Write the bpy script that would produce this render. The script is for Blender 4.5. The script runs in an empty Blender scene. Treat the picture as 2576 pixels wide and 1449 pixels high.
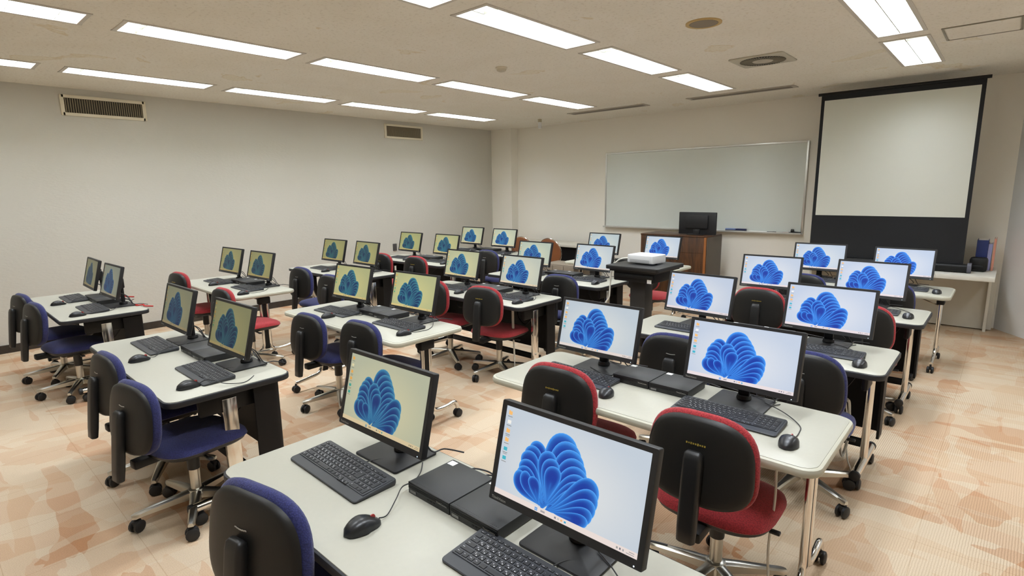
import bpy, bmesh, math, random
from mathutils import Vector, Matrix
random.seed(7)
PI = math.pi
COL = bpy.context.scene.collection

# ------------------------------------------------------------------ helpers
def lin(c):
    c /= 255.0
    return c / 12.92 if c <= .04045 else ((c + .055) / 1.055) ** 2.4
def rgb(r, g, b): return (lin(r), lin(g), lin(b), 1)

MATS = {}
def mat(name, col, rough=.5, metal=0, spec=.5, bump=None, var=None, sheen=0):
    """plain procedural material; bump=(scale, strength), var=(scale, amount) = mottled tone of the material itself"""
    if name in MATS: return MATS[name]
    m = bpy.data.materials.new(name); m.use_nodes = True
    nt = m.node_tree; p = nt.nodes['Principled BSDF']
    p.inputs['Base Color'].default_value = col
    p.inputs['Roughness'].default_value = rough
    p.inputs['Metallic'].default_value = metal
    p.inputs['Specular IOR Level'].default_value = spec
    if sheen: p.inputs['Sheen Weight'].default_value = sheen
    if bump or var: tc = nt.nodes.new('ShaderNodeTexCoord')
    if bump:
        n = nt.nodes.new('ShaderNodeTexNoise'); n.inputs['Scale'].default_value = bump[0]; n.inputs['Detail'].default_value = 4
        nt.links.new(tc.outputs['Object'], n.inputs['Vector'])
        b = nt.nodes.new('ShaderNodeBump'); b.inputs['Strength'].default_value = bump[1]; b.inputs['Distance'].default_value = .004
        nt.links.new(n.outputs['Fac'], b.inputs['Height']); nt.links.new(b.outputs['Normal'], p.inputs['Normal'])
    if var:
        n = nt.nodes.new('ShaderNodeTexNoise'); n.inputs['Scale'].default_value = var[0]; n.inputs['Detail'].default_value = 5
        nt.links.new(tc.outputs['Object'], n.inputs['Vector'])
        r = nt.nodes.new('ShaderNodeValToRGB')
        a = var[1]
        r.color_ramp.elements[0].position = .3; r.color_ramp.elements[1].position = .7
        r.color_ramp.elements[0].color = tuple(max(0, c * (1 - a)) for c in col[:3]) + (1,)
        r.color_ramp.elements[1].color = tuple(min(1, c * (1 + a)) for c in col[:3]) + (1,)
        nt.links.new(n.outputs['Fac'], r.inputs['Fac']); nt.links.new(r.outputs['Color'], p.inputs['Base Color'])
    MATS[name] = m
    return m

def emit(name, col, strength):
    m = bpy.data.materials.new(name); m.use_nodes = True
    p = m.node_tree.nodes['Principled BSDF']
    p.inputs['Base Color'].default_value = (0, 0, 0, 1)
    p.inputs['Emission Color'].default_value = col
    p.inputs['Emission Strength'].default_value = strength
    MATS[name] = m
    return m

class MB:
    def __init__(s): s.v = []; s.f = []; s.m = []; s.c = None
    def add(s, verts, faces, m=0, M=None):
        o = len(s.v)
        for p in verts:
            p = Vector(p)
            s.v.append(M @ p if M else p)
        for f in faces:
            s.f.append([o + i for i in f]); s.m.append(m)
        return s
    def bm(s, b, m=0, M=None):
        b.verts.index_update()
        s.add([v.co.copy() for v in b.verts], [[v.index for v in f.verts] for f in b.faces], m, M); b.free(); return s
    def box(s, c, d, m=0, bev=0, seg=2, rot=None):
        b = bmesh.new(); bmesh.ops.create_cube(b, size=1)
        for v in b.verts: v.co = Vector((v.co.x * d[0], v.co.y * d[1], v.co.z * d[2]))
        if bev: bmesh.ops.bevel(b, geom=b.edges[:] + b.verts[:], offset=bev, segments=seg, affect='EDGES', profile=.5)
        M = Matrix.Translation(c)
        if rot: M = M @ rot
        return s.bm(b, m, M)
    def tube(s, pts, r, n=8, m=0, cap=True):
        pts = [Vector(p) for p in pts]; rs = r if isinstance(r, (list, tuple)) else [r] * len(pts)
        V = []; F = []; up = None
        for i, p in enumerate(pts):
            t = (pts[min(i + 1, len(pts) - 1)] - pts[max(i - 1, 0)]).normalized()
            if up is None: up = Vector((0, 0, 1)) if abs(t.z) < .9 else Vector((1, 0, 0))
            x = up.cross(t).normalized(); y = t.cross(x); up = y
            for k in range(n):
                a = 2 * PI * k / n
                V.append(p + (x * math.cos(a) + y * math.sin(a)) * rs[i])
        for i in range(len(pts) - 1):
            for k in range(n): F.append([i * n + k, i * n + (k + 1) % n, (i + 1) * n + (k + 1) % n, (i + 1) * n + k])
        if cap: F.append(list(range(n))[::-1]); F.append([(len(pts) - 1) * n + k for k in range(n)])
        return s.add(V, F, m)
    def lathe(s, prof, c=(0, 0, 0), n=20, m=0, axis='z'):
        V = []; F = []
        for r, z in prof:
            for k in range(n):
                a = 2 * PI * k / n; x, y = r * math.cos(a), r * math.sin(a)
                q = (x, y, z) if axis == 'z' else (z, x, y) if axis == 'x' else (x, z, y)
                V.append((q[0] + c[0], q[1] + c[1], q[2] + c[2]))
        for i in range(len(prof) - 1):
            for k in range(n): F.append([i * n + k, i * n + (k + 1) % n, (i + 1) * n + (k + 1) % n, (i + 1) * n + k])
        F.append(list(range(n))[::-1]); F.append([(len(prof) - 1) * n + k for k in range(n)])
        return s.add(V, F, m)
    def loft(s, rings, m=0, cap=True):
        n = len(rings[0]); V = [p for r in rings for p in r]; F = []
        for i in range(len(rings) - 1):
            for k in range(n): F.append([i * n + k, i * n + (k + 1) % n, (i + 1) * n + (k + 1) % n, (i + 1) * n + k])
        if cap: F.append(list(range(n))[::-1]); F.append([(len(rings) - 1) * n + k for k in range(n)])
        return s.add(V, F, m)
    def quad(s, a, b, c, d, m=0): return s.add([a, b, c, d], [[0, 1, 2, 3]], m)
    def mesh(s, name, mats, smooth=35, fix=True):
        me = bpy.data.meshes.new(name); me.from_pydata([tuple(p) for p in s.v], [], s.f)
        for k in (mats if isinstance(mats, (list, tuple)) else [mats]): me.materials.append(k)
        me.polygons.foreach_set('material_index', s.m)
        if fix:
            b = bmesh.new(); b.from_mesh(me); bmesh.ops.recalc_face_normals(b, faces=b.faces[:]); b.to_mesh(me); b.free()
        if smooth:
            me.polygons.foreach_set('use_smooth', [True] * len(me.polygons)); me.set_sharp_from_angle(angle=math.radians(smooth))
        me.update(); return me
    def build(s, name, mats, parent=None, smooth=35, fix=True, loc=None):
        o = bpy.data.objects.new(name, s.mesh(name, mats, smooth, fix)); COL.objects.link(o)
        if parent: o.parent = parent
        if loc: o.location = loc
        return o

def rrect(w, d, r, n=6, cx=0, cy=0):
    """rounded rectangle outline (list of xy)"""
    P = []
    for sx, sy, a0 in ((1, 1, 0), (-1, 1, 90), (-1, -1, 180), (1, -1, 270)):
        for k in range(n + 1):
            a = math.radians(a0 + 90 * k / n)
            P.append((cx + sx * (w / 2 - r) + r * math.cos(a), cy + sy * (d / 2 - r) + r * math.sin(a)))
    return P
def slab(mb, w, d, r, z0, z1, e=.004, m=0, cx=0, cy=0, n=6):
    rings = []
    for off, z in ((e, z0), (e * .3, z0 + e * .3), (0, z0 + e), (0, z1 - e), (e * .3, z1 - e * .3), (e, z1)):
        rings.append([(x, y, z) for x, y in rrect(w - 2 * off, d - 2 * off, max(r - off, .0005), n, cx, cy)])
    return mb.loft(rings, m)

def pillow(mb, a, b, n, Tf, Tb, curv=0, droop=0, plane='xz', c=(0, 0, 0), m=0, R=7, S=44, taper=0, pw=3.0):
    """cushion: superellipse outline half sizes a,b; bulges Tf to the front/top and Tb to the back/bottom"""
    cx, cy, cz = c
    def pt(r, k, side):
        t = 2 * PI * k / S; ct, st = math.cos(t), math.sin(t)
        x = a * math.copysign(abs(ct) ** (2 / n), ct) * r; z = b * math.copysign(abs(st) ** (2 / n), st) * r
        x *= 1 + taper * z / b
        h = (1 - r ** pw) ** (1 / pw)
        d = (Tf if side > 0 else -Tb) * h + curv * x * x - droop * (max(0, z) ** 2 if plane == 'xy' else 0)
        return (cx + x, cy + d, cz + z) if plane == 'xz' else (cx + x, cy + z, cz + d)
    rs = [math.sin(PI / 2 * i / R) for i in range(1, R + 1)]
    rings = [[pt(r, k, 1) for k in range(S)] for r in rs] + [[pt(r, k, -1) for k in range(S)] for r in rs[::-1][1:]]
    V = [p for r in rings for p in r]; F = []
    for i in range(len(rings) - 1):
        for k in range(S): F.append([i * S + k, i * S + (k + 1) % S, (i + 1) * S + (k + 1) % S, (i + 1) * S + k])
    V.append(pt(0, 0, 1)); V.append(pt(0, 0, -1)); e = len(V)
    for k in range(S):
        F.append([e - 2, k, (k + 1) % S]); F.append([e - 1, (len(rings) - 1) * S + (k + 1) % S, (len(rings) - 1) * S + k])
    return mb.add(V, F, m)

def arc(pts, r, n=6):
    """round the corners of a polyline"""
    pts = [Vector(p) for p in pts]; out = [pts[0]]
    for i in range(1, len(pts) - 1):
        p, a, b = pts[i], (pts[i - 1] - pts[i]), (pts[i + 1] - pts[i])
        d = min(r, a.length * .49, b.length * .49); A = p + a.normalized() * d; B = p + b.normalized() * d
        for k in range(n + 1):
            t = k / n; out.append(A * (1 - t) ** 2 + p * 2 * t * (1 - t) + B * t * t)
    return out + [pts[-1]]
def smoothpath(P, n=8):
    P = [Vector(p) for p in P]; out = []
    for i in range(len(P) - 1):
        p0, p1, p2, p3 = P[max(i - 1, 0)], P[i], P[i + 1], P[min(i + 2, len(P) - 1)]
        for k in range(n):
            t = k / n
            out.append(.5 * ((2 * p1) + (p2 - p0) * t + (2 * p0 - 5 * p1 + 4 * p2 - p3) * t * t + (3 * p1 - p0 - 3 * p2 + p3) * t ** 3))
    return out + [P[-1]]

def tag(o, label=None, cat=None, group=None, kind=None):
    if label: o['label'] = label
    if cat: o['category'] = cat
    if group: o['group'] = group
    if kind: o['kind'] = kind
    return o
def thing(name, label, cat, loc=(0, 0, 0), rz=0, group=None):
    o = bpy.data.objects.new(name, None); COL.objects.link(o); o.empty_display_size = .05
    o.location = loc; o.rotation_euler = (0, 0, rz)
    return tag(o, label, cat, group)
def kids(o): return [c for c in bpy.data.objects if c.parent == o]
def dup(o, parent=None):
    c = o.copy(); COL.objects.link(c)
    if parent: c.parent = parent
    for k in CH.get(o.name) or CH.setdefault(o.name, kids(o)): dup(k, c)
    return c
CH = {}
PROTO = {}
def place(kind, maker, label, loc, rz, group=None):
    """first use builds the thing, later uses copy it with its parts and sub-parts"""
    if kind not in PROTO:
        o = maker(); PROTO[kind] = o
    else:
        o = dup(PROTO[kind])
    o.location = loc; o.rotation_euler = (0, 0, rz); o['label'] = label
    if group: o['group'] = group
    return o
def structure(o): o['kind'] = 'structure'; return o

_TX = {}
def text_geo(t, size, align='CENTER'):
    if (t, align) not in _TX:
        cu = bpy.data.curves.new('t', 'FONT'); cu.body = t; cu.size = 1; cu.align_x = align; cu.align_y = 'CENTER'; cu.resolution_u = 2
        o = bpy.data.objects.new('t', cu); COL.objects.link(o)
        dg = bpy.context.evaluated_depsgraph_get(); me = o.evaluated_get(dg).to_mesh()
        g = ([v.co.copy() for v in me.vertices], [list(p.vertices) for p in me.polygons])
        o.evaluated_get(dg).to_mesh_clear(); bpy.data.objects.remove(o); bpy.data.curves.remove(cu); _TX[(t, align)] = g
    v, f = _TX[(t, align)]
    return [p * size for p in v], f

# ------------------------------------------------------------------ materials
M_lam = mat('cream laminate', rgb(174, 172, 158), .38, var=(60, .012))
M_wedge = mat('white moulded edge', rgb(182, 180, 163), .45)
M_bedge = mat('black rubber edge', rgb(30, 31, 35), .55)
M_black = mat('black paint', rgb(15, 15, 15), .5, spec=.35, bump=(300, .05))
M_panel = mat('black panel', rgb(13, 12, 12), .6, spec=.3)
M_chrome = mat('chrome', (.78, .76, .72, 1), .14, 1)
M_satin = mat('satin chrome', (.62, .6, .54, 1), .3, 1)
M_plast = mat('black plastic', rgb(25, 25, 25), .42, bump=(900, .05))
M_shell = mat('black chair shell', rgb(27, 26, 24), .45, spec=.35, bump=(700, .08))
M_pc = mat('black metal case', rgb(44, 45, 46), .5, bump=(900, .04))
M_pcf = mat('black case front', rgb(22, 22, 23), .45)
M_keyb = mat('keyboard body', rgb(50, 52, 56), .45)
M_key = mat('key', rgb(33, 34, 37), .5)
M_legend = mat('key legend', rgb(225, 226, 228), .6)
M_mouse = mat('mouse shell', rgb(30, 31, 33), .33)
M_red = mat('red wheel', rgb(150, 42, 38), .5)
M_bezel = mat('monitor plastic', rgb(25, 25, 27), .5, bump=(900, .03))
M_letter = mat('silver lettering', rgb(170, 168, 160), .5)
M_gold = mat('gold lettering', rgb(176, 152, 66), .4, .3)
M_white = mat('white plastic', rgb(225, 226, 226), .4)
M_label = mat('white label', rgb(232, 232, 230), .6)
M_cable = mat('dark cable', rgb(40, 40, 42), .5)
M_wcable = mat('white cable', rgb(206, 203, 192), .5)
M_rubber = mat('caster rubber', rgb(27, 27, 28), .5)
M_alu = mat('aluminium', (.72, .72, .7, 1), .35, .9)

def fabric(name, col):
    m = mat(name, col, .9, sheen=.15)
    nt = m.node_tree; p = nt.nodes['Principled BSDF']
    tc = nt.nodes.new('ShaderNodeTexCoord')
    v = nt.nodes.new('ShaderNodeTexVoronoi'); v.inputs['Scale'].default_value = 190
    nt.links.new(tc.outputs['Object'], v.inputs['Vector'])
    r = nt.nodes.new('ShaderNodeValToRGB')
    r.color_ramp.elements[0].color = tuple(c * 1.2 for c in col[:3]) + (1,); r.color_ramp.elements[1].color = tuple(c * .62 for c in col[:3]) + (1,)
    r.color_ramp.elements[1].position = .75
    nt.links.new(v.outputs['Distance'], r.inputs['Fac']); nt.links.new(r.outputs['Color'], p.inputs['Base Color'])
    b = nt.nodes.new('ShaderNodeBump'); b.inputs['Strength'].default_value = .5; b.inputs['Distance'].default_value = .002; b.invert = True
    nt.links.new(v.outputs['Distance'], b.inputs['Height']); nt.links.new(b.outputs['Normal'], p.inputs['Normal'])
    return m
M_blue = fabric('blue mesh fabric', rgb(43, 47, 102))
M_redf = fabric('red mesh fabric', rgb(166, 42, 47))

def m_carpet():
    m = bpy.data.materials.new('patterned carpet'); m.use_nodes = True
    nt = m.node_tree; N = nt.nodes; L = nt.links; p = N['Principled BSDF']; p.inputs['Roughness'].default_value = .95; p.inputs['Specular IOR Level'].default_value = .1
    tc = N.new('ShaderNodeTexCoord')
    def mapping(s, rot=0):
        q = N.new('ShaderNodeMapping'); q.inputs['Scale'].default_value = s; q.inputs['Rotation'].default_value = (0, 0, rot)
        L.new(tc.outputs['Object'], q.inputs['Vector']); return q.outputs['Vector']
    def noise(vec, sc, det=3, dist=0):
        q = N.new('ShaderNodeTexNoise'); q.inputs['Scale'].default_value = sc; q.inputs['Detail'].default_value = det; q.inputs['Distortion'].default_value = dist
        L.new(vec, q.inputs['Vector']); return q
    def mix(f, a, b, typ='MIX'):
        q = N.new('ShaderNodeMix'); q.data_type = 'RGBA'; q.blend_type = typ
        if isinstance(f, float): q.inputs[0].default_value = f
        else: L.new(f, q.inputs[0])
        for i, c in ((6, a), (7, b)):
            if isinstance(c, tuple): q.inputs[i].default_value = c
            else: L.new(c, q.inputs[i])
        return q.outputs[2]
    def ramp(f, stops, const=False):
        q = N.new('ShaderNodeValToRGB'); e = q.color_ramp.elements
        if const: q.color_ramp.interpolation = 'CONSTANT'
        while len(e) < len(stops): e.new(.5)
        for k, (pos, c) in enumerate(stops): e[k].position = pos; e[k].color = c
        L.new(f, q.inputs['Fac']); return q.outputs['Color']
    # curved, pointed patches: voronoi cells bent by noise, each cell its own tone
    def patches(scale, rot, warp, seed):
        v = mapping(scale, rot); nz = noise(v, 1.1, 2)
        a = N.new('ShaderNodeVectorMath'); a.operation = 'MULTIPLY_ADD'; a.inputs[1].default_value = (warp, warp, 0); L.new(nz.outputs['Color'], a.inputs[0]); L.new(v, a.inputs[2])
        q = N.new('ShaderNodeTexVoronoi'); q.inputs['Scale'].default_value = 1; q.inputs['Randomness'].default_value = 1; L.new(a.outputs[0], q.inputs['Vector'])
        s = N.new('ShaderNodeSeparateColor'); L.new(q.outputs['Color'], s.inputs[0]); return s
    light, mid, sal, deep = rgb(213, 195, 170), rgb(207, 182, 153), rgb(201, 166, 135), rgb(188, 141, 104)
    A = patches((2.2, 9.5, 1), .62, .8, 0); B = patches((7.2, 2.6, 1), -.25, .85, 1)
    cA = ramp(A.outputs[0], [(0, light), (.3, mid), (.55, light), (.68, sal), (.8, mid), (.92, deep)], True)
    cB = ramp(B.outputs[1], [(0, light), (.35, sal), (.6, mid), (.75, light), (.93, deep)], True)
    c = mix(.45, cA, cB)
    # tufts: fine grain and, tile by tile, ribs
    g = noise(mapping((1, 1, 1)), 240, 3)
    c = mix(.34, c, ramp(g.outputs['Fac'], [(.3, (.45, .42, .38, 1)), (.7, (1, 1, .97, 1))]), 'MULTIPLY')
    w = N.new('ShaderNodeTexWave'); w.wave_type = 'BANDS'; w.bands_direction = 'X'; w.inputs['Scale'].default_value = 29; w.inputs['Distortion'].default_value = 1.0; w.inputs['Detail'].default_value = 1
    L.new(mapping((1, 1, 1), .03), w.inputs['Vector'])
    wsel = noise(mapping((.8, .8, 1)), 1.1, 1)
    wm = N.new('ShaderNodeMath'); wm.operation = 'MULTIPLY'; L.new(ramp(wsel.outputs['Fac'], [(.44, (.12, .12, .12, 1)), (.58, (.5, .5, .5, 1))]), wm.inputs[0]); wm.inputs[1].default_value = 1.05
    c = mix(wm.outputs[0], c, ramp(w.outputs['Fac'], [(.0, (.52, .44, .38, 1)), (.5, (1, 1, 1, 1))]), 'MULTIPLY')
    # tile joints every half metre
    br = N.new('ShaderNodeTexBrick'); br.offset = 0; br.inputs['Scale'].default_value = 1; br.inputs['Brick Width'].default_value = .5; br.inputs['Row Height'].default_value = .5; br.inputs['Mortar Size'].default_value = .0022; br.inputs['Mortar Smooth'].default_value = .3
    br.inputs['Color1'].default_value = (1, 1, 1, 1); br.inputs['Color2'].default_value = (.97, .97, .97, 1); br.inputs['Mortar'].default_value = (.78, .72, .66, 1)
    L.new(mapping((1, 1, 1)), br.inputs['Vector'])
    c = mix(.7, c, br.outputs['Color'], 'MULTIPLY')
    L.new(c, p.inputs['Base Color'])
    b = N.new('ShaderNodeBump'); b.inputs['Strength'].default_value = .5; b.inputs['Distance'].default_value = .004
    ad = N.new('ShaderNodeMath'); ad.operation = 'MULTIPLY_ADD'; L.new(w.outputs['Fac'], ad.inputs[0]); L.new(wm.outputs[0], ad.inputs[1]); L.new(g.outputs['Fac'], ad.inputs[2])
    L.new(ad.outputs[0], b.inputs['Height']); L.new(b.outputs['Normal'], p.inputs['Normal'])
    return m

def m_wallpaper(name, col, amp=.3):
    m = mat(name, col, .85, spec=.2)
    nt = m.node_tree; N = nt.nodes; L = nt.links; p = N['Principled BSDF']
    tc = N.new('ShaderNodeTexCoord'); mp = N.new('ShaderNodeMapping'); mp.inputs['Scale'].default_value = (1, 1, 2.6); L.new(tc.outputs['Object'], mp.inputs['Vector'])
    n = N.new('ShaderNodeTexNoise'); n.inputs['Scale'].default_value = 26; n.inputs['Detail'].default_value = 6; L.new(mp.outputs[0], n.inputs['Vector'])
    b = N.new('ShaderNodeBump'); b.inputs['Strength'].default_value = amp; b.inputs['Distance'].default_value = .006
    L.new(n.outputs['Fac'], b.inputs['Height']); L.new(b.outputs['Normal'], p.inputs['Normal'])
    return m

def m_ceiling():
    col = rgb(240, 236, 226)
    m = mat('sprayed ceiling', col, .95, spec=.1)
    nt = m.node_tree; N = nt.nodes; L = nt.links; p = N['Principled BSDF']
    tc = N.new('ShaderNodeTexCoord')
    n = N.new('ShaderNodeTexNoise'); n.inputs['Scale'].default_value = 55; n.inputs['Detail'].default_value = 5; n.inputs['Roughness'].default_value = .6; L.new(tc.outputs['Object'], n.inputs['Vector'])
    b = N.new('ShaderNodeBump'); b.inputs['Strength'].default_value = .6; b.inputs['Distance'].default_value = .008
    L.new(n.outputs['Fac'], b.inputs['Height']); L.new(b.outputs['Normal'], p.inputs['Normal'])
    # old water marks along the joints and a faint mottling
    s = N.new('ShaderNodeTexNoise'); s.inputs['Scale'].default_value = 1.7; s.inputs['Detail'].default_value = 9; s.inputs['Distortion'].default_value = .6; L.new(tc.outputs['Object'], s.inputs['Vector'])
    r = N.new('ShaderNodeValToRGB'); e = r.color_ramp.elements
    e[0].position = .3; e[0].color = rgb(236, 231, 219); e[1].position = .64; e[1].color = col
    e2 = e.new(.655); e2.color = rgb(226, 214, 190); e3 = e.new(.665); e3.color = rgb(236, 230, 214)
    L.new(s.outputs['Fac'], r.inputs['Fac'])
    q = N.new('ShaderNodeTexNoise'); q.inputs['Scale'].default_value = 38; q.inputs['Detail'].default_value = 4; L.new(tc.outputs['Object'], q.inputs['Vector'])
    r2 = N.new('ShaderNodeValToRGB'); r2.color_ramp.elements[0].position = .34; r2.color_ramp.elements[0].color = (.72, .69, .64, 1); r2.color_ramp.elements[1].position = .44; r2.color_ramp.elements[1].color = (1, 1, 1, 1)
    L.new(q.outputs['Fac'], r2.inputs['Fac'])
    x = N.new('ShaderNodeMix'); x.data_type = 'RGBA'; x.blend_type = 'MULTIPLY'; x.inputs[0].default_value = .4; L.new(r.outputs['Color'], x.inputs[6]); L.new(r2.outputs['Color'], x.inputs[7])
    L.new(x.outputs[2], p.inputs['Base Color'])
    return m

def m_wood(name, c1, c2):
    m = mat(name, c1, .45)
    nt = m.node_tree; N = nt.nodes; L = nt.links; p = N['Principled BSDF']
    tc = N.new('ShaderNodeTexCoord'); mp = N.new('ShaderNodeMapping'); mp.inputs['Scale'].default_value = (9, 9, 1.2); L.new(tc.outputs['Object'], mp.inputs['Vector'])
    n = N.new('ShaderNodeTexNoise'); n.inputs['Scale'].default_value = 2.2; n.inputs['Detail'].default_value = 8; n.inputs['Distortion'].default_value = 1.2; L.new(mp.outputs[0], n.inputs['Vector'])
    r = N.new('ShaderNodeValToRGB'); r.color_ramp.elements[0].position = .35; r.color_ramp.elements[0].color = c1; r.color_ramp.elements[1].position = .7; r.color_ramp.elements[1].color = c2
    L.new(n.outputs['Fac'], r.inputs['Fac']); L.new(r.outputs['Color'], p.inputs['Base Color'])
    return m

def m_screen():
    m = bpy.data.materials.new('lit display'); m.use_nodes = True
    nt = m.node_tree; N = nt.nodes; L = nt.links; p = N['Principled BSDF']
    p.inputs['Base Color'].default_value = (.01, .01, .01, 1); p.inputs['Roughness'].default_value = .45; p.inputs['Specular IOR Level'].default_value = .25
    a = N.new('ShaderNodeVertexColor'); a.layer_name = 'Col'; o = N.new('ShaderNodeObjectInfo')
    x = N.new('ShaderNodeMix'); x.data_type = 'RGBA'; x.blend_type = 'MULTIPLY'; x.inputs[0].default_value = 1
    L.new(a.outputs['Color'], x.inputs[6]); L.new(o.outputs['Color'], x.inputs[7]); L.new(x.outputs[2], p.inputs['Emission Color']); p.inputs['Emission Strength'].default_value = 1
    return m
M_screen = m_screen()
M_tube = emit('fluorescent light', (.92, .985, 1.07, 1), 40.0)
M_led = emit('power light', (.75, .9, 1, 1), 1.6)

# ------------------------------------------------------------------ room
X0, X1, Y0, Y1, ZC = -7.95, 2.6, -2.6, 8.5, 2.92
TT = .72                                                   # table-top height
def poly(name, pts, m, smooth=0):
    mb = MB(); mb.add(pts, [list(range(len(pts)))]); o = mb.build(name, m, smooth=0, fix=False); return structure(o)
CARPET = m_carpet()
fl = MB(); fl.box(((X0 + X1) / 2, (Y0 + Y1) / 2, -.05), (X1 - X0 + .3, Y1 - Y0 + .3, .1)); structure(fl.build('floor', CARPET, smooth=0))
W_left = m_wallpaper('grey wallpaper', rgb(208, 205, 196), .35)
W_front = m_wallpaper('cream wall', rgb(244, 240, 230), .12)
W_right = m_wallpaper('pale grey wall', rgb(232, 232, 230), .2)
w = MB(); w.box((X0 - .05, (Y0 + Y1) / 2, ZC / 2), (.1, Y1 - Y0 + .2, ZC + .1)); structure(w.build('wall_left', W_left, smooth=0))
w = MB(); w.box(((X0 + X1) / 2, Y1 + .05, ZC / 2), (X1 - X0, .1, ZC + .1)); structure(w.build('wall_front', W_front, smooth=0))
w = MB(); w.box(((X0 + X1) / 2, Y0 - .05, ZC / 2), (X1 - X0, .1, ZC + .1)); structure(w.build('wall_back', W_front, smooth=0))
w = MB()                                                   # the right wall comes out of the front corner at a slant, then runs back
fp = [(.17, Y1), (.47, 8.05), (X1, 5.1), (X1, Y0), (X1 + .1, Y0), (X1 + .1, Y1)]
w.loft([[(x, y, 0) for x, y in fp], [(x, y, ZC + .05) for x, y in fp]]); structure(w.build('wall_right', W_right, smooth=0))
w = MB(); w.box((-7.675, 8.4, ZC / 2), (.55, .2, ZC)); structure(w.build('trim_1', W_front, smooth=0))     # pilaster in the far left corner
bbm = mat('brown baseboard', rgb(58, 50, 42), .6, var=(8, .3))
w = MB(); w.box((X0 + .008, (Y0 + Y1) / 2, .045), (.016, Y1 - Y0, .09)); structure(w.build('baseboard_left', bbm, smooth=0))
w = MB()
bb = [(.48, 8.03), (X1 - .005, 5.1), (X1 - .03, 5.1), (.46, 8.01)]
w.loft([[(x, y, 0) for x, y in bb], [(x, y, .1) for x, y in bb]]); structure(w.build('baseboard_right', bbm, smooth=0))
w = MB(); w.box((-4, Y1 - .008, .045), (7.9, .016, .09)); structure(w.build('baseboard_front', bbm, smooth=0))

# ceiling with openings for the recessed lights
FX = [-6.79, -4.76, -2.71, -.65, 1.4]; FY = [-.35, 1.18, 2.71, 4.25, 5.78]; FW, FL = .31, 1.3  # last x: unseen lights added to brighten the right wall
op = [(x - FW / 2, x + FW / 2, y, y + FL) for x in FX for y in FY if not (x > 1 and (y > 5 or y < 2))]
xs = sorted({X0, X1} | {v for o in op for v in o[:2]}); ys = sorted({Y0, Y1} | {v for o in op for v in o[2:]})
cb = MB()
for i in range(len(xs) - 1):
    for j in range(len(ys) - 1):
        cx, cy = (xs[i] + xs[i + 1]) / 2, (ys[j] + ys[j + 1]) / 2
        if any(a < cx < b and c < cy < d for a, b, c, d in op): continue
        cb.quad((xs[i], ys[j], ZC), (xs[i], ys[j + 1], ZC), (xs[i + 1], ys[j + 1], ZC), (xs[i + 1], ys[j], ZC))
structure(cb.build('ceiling', m_ceiling(), smooth=0, fix=False))
w = MB(); w.box(((X0 + X1) / 2, (Y0 + Y1) / 2, ZC + .35), (X1 - X0 + .3, Y1 - Y0 + .3, .1)); structure(w.build('trim_2', M_white, smooth=0))   # slab over the ceiling void

# ------------------------------------------------------------------ ceiling lights
M_trim = mat('light trim', rgb(205, 200, 190), .5)
M_louv = mat('white louvre', rgb(205, 208, 200), .4)
def make_light():
    t = thing('ceiling_light', '', 'ceiling light')
    f = MB()
    for a, b, d in (((0, .0), (0, 0), 0),): pass
    e = .028
    for sx in (-1, 1): f.box((sx * (FW / 2 + e / 2 - .004), FL / 2, -.003), (e, FL + 2 * e, .006))
    for y in (-e / 2 + .004, FL + e / 2 - .004): f.box((0, y, -.003), (FW, e, .006))
    for sx in (-1, 1): f.box((sx * (FW / 2 - .002), FL / 2, .07), (.004, FL, .14))
    for y in (.002, FL - .002): f.box((0, y, .07), (FW, .004, .14))
    f.box((0, FL / 2, .145), (FW, FL, .01))
    f.build('housing', M_trim, t, smooth=0)
    l = MB(); l.box((0, FL / 2, .04), (.007, FL - .01, .08))
    for k in range(1, 10): l.box((0, FL * k / 10, .022), (FW - .01, .003, .044))
    l.build('louvre', M_louv, t, smooth=0)
    p = MB(); p.quad((-FW / 2 + .006, .12, .13), (-FW / 2 + .006, FL - .12, .13), (FW / 2 - .006, FL - .12, .13), (FW / 2 - .006, .12, .13))
    p.build('lamp_panel', M_tube, t, smooth=0, fix=False)
    return t
rown = ['lamp row along the grey wall', 'second lamp row from the grey wall', 'third lamp row from the grey wall', 'lamp row before the projection screen', 'added unseen row by the right wall']
ordn = ['nearest', 'second', 'third', 'fourth', 'farthest']
for i, x in enumerate(FX):
    for j, y in enumerate(FY):
        if x > 1 and (y > 5 or y < 2): continue
        place('light', make_light, 'recessed louvred light, %s from the camera in the %s' % (['first', 'second', 'third', 'fourth', 'fifth'][j], rown[i]), (x, y, ZC), 0, 'recessed ceiling lights')

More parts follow.
